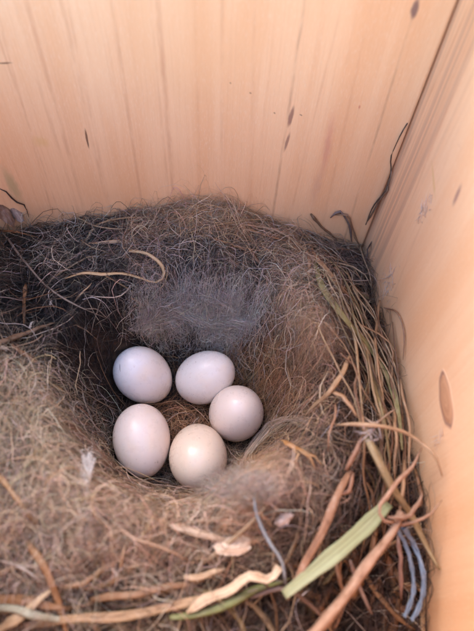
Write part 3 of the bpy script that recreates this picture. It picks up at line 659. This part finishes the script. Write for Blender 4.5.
litter('rootlet', [(80, 270, 60, 40, 2), (250, 250, 60, 20, 2), (330, 340, 25, 60, 2), (60, 440, 50, 60, 2), (160, 540, 90, 30, 2), (360, 250, 12, 25, 1.5)],
       90, (8, 24), (.14, .3), (.8, 1.0), [(.60, .48, .38), (.40, .30, .22), (.66, .56, .48), BRN], (1.0, 4.0), None, .4, .035)

# the bundle of thin stems that curves from the back corner down along the side board
for q in range(38):
    f0 = random.uniform(0, .55); f1 = min(1, f0 + random.uniform(.25, .6)); side = random.gauss(0, 1)
    way = np.array([(308, 248), (330, 275), (352, 308), (370, 345), (384, 385), (392, 425), (394, 470), (388, 520), (380, 570)], float)
    K = []; slant = random.gauss(0, 9)
    for f in np.linspace(f0, f1, 5):
        i = min(7, int(f * 8)); w_ = f * 8 - i; p_ = way[i] * (1 - w_) + way[i + 1] * w_
        p_ = p_ + np.array([slant * (f - (f0 + f1) / 2) * 4, 0]) + np.array([9, -4.5]) * side * (1 + .3 * f) + np.array([random.gauss(0, 5.0), random.gauss(0, 4)])
        if p_[0] > 398 + .09 * (p_[1] - 380): p_[0] = 398 + .09 * (p_[1] - 380)
        K.append(hit(p_[0], p_[1], random.uniform(.5, 3.5) + 5 * math.sin(math.pi * f)))
    wd = random.uniform(.2, .55); c = random.choice([(.50, .34, .19), (.60, .43, .26), (.44, .26, .14), (.33, .25, .13), (.26, .14, .08), (.62, .46, .29), (.20, .12, .07)])
    stalk('grass_stem', K, wd, wd * random.uniform(.35, .9), c, n=12, sides=5, twist=random.gauss(0, .8), crook=.3)

litter('dry_blade', [(110, 600, 70, 14, 2), (50, 560, 40, 18, 1.4), (210, 565, 40, 14, 1), (40, 500, 30, 25, .8), (150, 232, 60, 6, .8)],
       34, (6, 20), (.5, 1.3), (.2, .35), [PALE, (.74, .60, .42), (.60, .42, .25), (.70, .50, .32)], (1.0, 3.4))
litter('rootlet', [(335, 270, 20, 25, 1), (365, 330, 16, 45, 2), (385, 420, 14, 40, 2), (300, 250, 20, 10, 1)],
       44, (7, 22), (.12, .28), (.8, 1.0), [(.74, .56, .38), (.60, .42, .27), (.66, .5, .36)], (1.5, 5.5), None, .5, .03)
# wood chip, bark curl, dead leaf in the left corner
def flake(name, u, v, off, L, W, T_, ang, col, mat, dome=.3, tilt=.2, label=None, seed=1):
    """an uneven, slightly domed flake lying on the nest"""
    r_ = random.Random(seed); c = hit(u, v, off); d = RGT * math.cos(math.radians(ang)) + UPV * math.sin(math.radians(ang)); d[2] *= tilt; d /= np.linalg.norm(d)
    nrm = np.array([r_.gauss(0, .12), r_.gauss(-.15, .1), 1.0]); q = np.cross(nrm, d); q /= np.linalg.norm(q); nrm = np.cross(d, q)
    NS, NR = 22, 5; V = []; UV = []; Fc = []
    rad = [1 + r_.gauss(0, .09) + .12 * math.cos(2 * math.pi * i / NS * 2 + seed) for i in range(NS)]
    for side in (1, -1):
        for k in range(NR):
            f = (k + .02) / (NR - 1)
            for i in range(NS):
                t = 2 * math.pi * i / NS; e = f * rad[i]
                h = dome * W * (1 - f * f) + side * T_ / 2 * (1 - f ** 3) + r_.gauss(0, .05)
                V.append(c + d * L / 2 * e * math.cos(t) + q * W / 2 * e * math.sin(t) + nrm * h); UV.append((.5 + .5 * e * math.sin(t), e * math.cos(t) * L / 2))
    for sd_ in range(2):
        o0 = sd_ * NS * NR
        for k in range(NR - 1):
            for i in range(NS):
                j = (i + 1) % NS; f = (o0 + k * NS + i, o0 + k * NS + j, o0 + (k + 1) * NS + j, o0 + (k + 1) * NS + i); Fc.append(f if sd_ == 0 else f[::-1])
    for i in range(NS):
        j = (i + 1) % NS; a0 = (NR - 1) * NS; Fc.append((a0 + i, a0 + j, NS * NR + a0 + j, NS * NR + a0 + i))
    o = to_nest(mesh_obj(name, V, Fc, mat, None, True, UV)); o.color = rgb(*col)
    if label: o['label'] = label
    return o
flake('wood_chip', 233, 546, 2.4, 7.6, 3.0, .8, 12, (.74, .56, .40), M_plant, .2, .2, 'pale buff wood chip on the front of the nest', 3)
flake('wood_chip', 284, 519, 2.4, 3.6, 1.8, .6, 25, (.60, .46, .38), M_plant, .2, .3, None, 5)
flake('leaf_fragment', 4, 212, 3.0, 8.0, 3.6, .3, -50, (.22, .12, .075), M_plant, .5, .8, 'brown curled dead leaf in the corner of the back board', 8)
flake('leaf_fragment', 17, 214, 2.6, 5.0, 2.4, .3, -60, (.36, .26, .21), M_plant, .5, .8, None, 12)
stalk('rootlet', px((-2, 188, 0), (8, 193, 0), (16, 202, 0), (21, 203, 0), (29, 217, 0)), .35, .35, (.09, .06, .05), M_twig)
for q in range(7):
    stalk('rootlet', px((366 + random.gauss(0, 5), 428 + random.gauss(0, 4), 6), (372 + random.gauss(0, 5), 434 + random.gauss(0, 5), 9), (372 + random.gauss(0, 9), 432 + random.gauss(0, 9), 8)), .3, .3, (.60, .52, .50))

# small white feather: shaft and barbs
def feather():
    A = hit(84, 505, 3.0); B = hit(86, 458, 7.0); V = []; Fc = []; UV = []
    C = spline([A, (A + B) / 2 + np.array([.6, 0, 1.2]), B], 14)
    def quill(p0, p1, p2, w0, w1):
        o0 = len(V); K = spline([p0, p1, p2], 6)
        for i in range(6):
            w_ = w0 + (w1 - w0) * i / 5
            for j in range(3):
                q = j * 2.094; V.append(K[i] + RGT * w_ * math.cos(q) + np.array([0, .5, .8]) * w_ * math.sin(q)); UV.append((j / 3, i))
        for i in range(5):
            for j in range(3): k = (j + 1) % 3; Fc.append((o0 + i * 3 + j, o0 + i * 3 + k, o0 + i * 3 + 3 + k, o0 + i * 3 + 3 + j))
    quill(C[0], C[7], C[13], .16, .05); d = (B - A) / np.linalg.norm(B - A); q = np.cross(d, FWD); q /= np.linalg.norm(q)
    for i in range(90):
        t = random.uniform(.12, .98); p0 = A + (C[int(t * 13)] - A); sd_ = random.choice((-1, 1)); L = random.uniform(2.0, 4.6) * (1.1 - .5 * t)
        dr = d * random.uniform(.75, 1) + q * sd_ * random.uniform(.12, .5) + np.array([0, 0, random.gauss(.05, .15)])
        quill(p0, p0 + dr * L * .5, p0 + dr * L + d * .5, .08, .03)
    o = to_nest(mesh_obj('feather', V, Fc, M_yarn, None, True, UV)); o.color = rgb(.84, .76, .68); tag(o, 'small tufted cream feather standing in the tan fur')
feather()

# a sheaf of pale hairs sweeping in an arc beside the eggs, and felted grey fur behind them
n = 34; P = np.zeros((n, 9, 3))
for i in range(n):
    f = random.random(); g = random.gauss(0, 1.5)
    K = px((247 + g + 8 * f, 470 + g, 1.5), (247 + 12 * f + g, 448 - 4 * f, 3.2), (260 + 14 * f + g, 428 - 4 * f + 8 * f * f, 4), (283 + 12 * f + g, 416 + 6 * f, 3.5), (308 + g * 3, 418 + 12 * f, 2))
    P[i] = spline(K, 9)
P = P[off_eggs(P, 1.0, 6.0)]
add_hair('hair_sheaf', P, rng.uniform(.03, .06, len(P)), vary(np.tile([.60, .44, .31], (len(P), 1)), .3), M_fibre, 'sheaf of pale hairs bent in an arc')
Q = []
for path, cnt, spr, lf in (([(160, 308), (185, 314), (205, 324), (232, 323), (255, 327)], 1300, .9, 3.0), ([(135, 330), (150, 322), (165, 318), (180, 326)], 1300, 1.7, 2.0), ([(155, 304), (185, 292), (215, 294), (240, 304)], 900, 1.8, 1.2), ([(205, 338), (222, 332), (242, 336)], 600, 1.2, 1.2)):
    K = spline(px(*[(u, v, 1.2) for u, v in path]), 30)
    for q in range(cnt):
        i = random.randrange(0, 24); o_ = rng.normal(0, spr, 3) * np.array([1, 1, .45]); ln = random.randint(3, 6)
        seg = K[[i, min(29, i + ln // 2), min(29, i + ln), min(29, i + ln + 2)]] + o_ + np.array([0, 0, lf * random.random()])
        Q.append(spline(seg + rng.normal(0, .45, (4, 3)), 6))
Q = np.array(Q)[::2]
q2 = near_pix([(150, 326, 2.4, 1), (165, 316, 2.2, 1), (190, 306, 1.8, .8), (215, 308, 1.8, .8), (205, 322, 2.2, 1.3), (232, 324, 2.4, 1.2), (215, 336, 1.6, .8), (180, 330, 1.6, .6)], 2800)
Q = np.concatenate([Q, strands(q2, rng.uniform(2, 5, 2800), 6, .36, 2.6, (.8, 3.4), 0, .12, flow=.85)])
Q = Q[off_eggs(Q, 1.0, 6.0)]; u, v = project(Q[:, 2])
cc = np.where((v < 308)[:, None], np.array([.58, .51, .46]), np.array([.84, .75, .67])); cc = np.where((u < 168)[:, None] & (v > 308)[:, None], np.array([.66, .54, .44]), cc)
q3 = near_pix([(185, 314, 1.3, 1), (205, 321, 1.3, 1.3), (228, 324, 1.4, 1.3), (250, 327, 1.2, .8), (150, 322, 2.0, 1.2), (222, 336, 1.4, .7)], 2600)
Q3 = strands(q3, rng.uniform(2.0, 5, 2600), 6, .42, 2.2, (2.0, 4.4), 0, .15, head=np.full(2600, -.15)); Q3 = Q3[off_eggs(Q3, 1.0, 6.0)]
Q = np.concatenate([Q, Q3]); cc = np.concatenate([cc, np.tile([.88, .79, .71], (len(Q3), 1))])
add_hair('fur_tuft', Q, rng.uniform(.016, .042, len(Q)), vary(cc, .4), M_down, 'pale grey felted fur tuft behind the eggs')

# downy breast feather lapping over the front egg
K = []
for q in range(3400):
    cu, cv = random.choice(((236, 492), (246, 484), (222, 492), (262, 494))); an = random.uniform(0, 6.28); ln = random.uniform(8, 30)
    u0, v0 = random.gauss(cu, 4), random.gauss(cv, 3); u1, v1 = u0 + math.cos(an) * ln, v0 - abs(math.sin(an)) * ln * .9 + 3
    p0 = hit(u0, v0, random.uniform(0, 2)); g = hit(u1, v1, random.uniform(1.0, 4.5))
    if g[2] < 55 + (v1 < 486) * 2: g = at_z(u1, v1, random.uniform(57.0, 61))
    pm = (p0 + g) / 2 + np.array([random.gauss(0, .8), random.gauss(0, .8), random.uniform(.4, 2.2)])
    K.append(spline([p0, pm, g + rng.normal(0, .5, 3)], 6))
K = np.array(K); K = K[off_eggs(K, 1.0, 0)]
add_hair('down_fluff', K, rng.uniform(.012, .03, len(K)), vary(np.tile([.70, .57, .48], (len(K), 1)), .4), M_down, 'greyish down lapping over the creamy egg')

# hairs stuck to two eggs
def egg_hair(o, e, pts, w):
    c, ax, hl, hb = e; K = []
    for (u, v) in pts:
        d = ray(u, v); t0 = (c - CAM).dot(d) / d.dot(d); best = None
        for t in np.linspace(t0 - 14 / np.linalg.norm(d), t0, 300):
            if egg_gap(c, ax, hl, hb, (CAM + d * t)[None])[0] < 1.012: best = CAM + d * t; break
        if best is not None: K.append(best - c)
    if len(K) > 2:
        h = stalk('stuck_hair', np.array(K), w, w, (.10, .06, .05), M_twig, n=14, sides=4, crook=.2, parent=False); h.parent = o
egg_hair(e1, EGGS[0], [(152, 364), (155, 366), (154, 361), (158, 361), (160, 359), (164, 364)], .10)
egg_hair(e1, EGGS[0], [(120, 364), (120, 368), (121, 374)], .09)
egg_hair(e4, EGGS[3], [(184, 462), (190, 461), (198, 460), (205, 462)], .11)

# torn splinters on the side board
def splinters(u, v, n, spr, seed):
    r_ = random.Random(seed); V = []; Fc = []; UV = []; c = at_x(u, v, XR)
    for i in range(n):
        o0 = len(V); p0 = c + np.array([-.05, r_.gauss(0, spr), r_.gauss(0, spr * 1.5)]); L = r_.uniform(.8, 2.4); w_ = r_.uniform(.06, .14)
        dr = np.array([-r_.uniform(.05, .3), r_.gauss(0, .35), r_.choice((-1, 1, 1)) * r_.uniform(.5, 1)]); dr /= np.linalg.norm(dr)
        for k, (s_, wd) in enumerate(((0, 1), (.5, .8), (1, .1))):
            for q in (0, 2.094, 4.188): V.append(p0 + dr * L * s_ + np.array([-.15 * s_ * s_, 0, 0]) + np.array([math.sin(q) * .5, math.cos(q), 0]) * w_ * wd); UV.append((q, s_))
        for k in range(2):
            for j in range(3): m_ = (j + 1) % 3; Fc.append((o0 + k * 3 + j, o0 + k * 3 + m_, o0 + k * 3 + 3 + m_, o0 + k * 3 + 3 + j))
    o = mesh_obj('splinters', V, Fc, M_plant, None, True, UV); o.color = rgb(.95, .76, .62); o.parent = box; o.matrix_parent_inverse = Matrix.Translation(-box.location)
    tag(o, kind='stuff')
splinters(424, 212, 34, 1.1, 1); splinters(389, 283, 60, 1.7, 2); splinters(440, 438, 14, .7, 3)
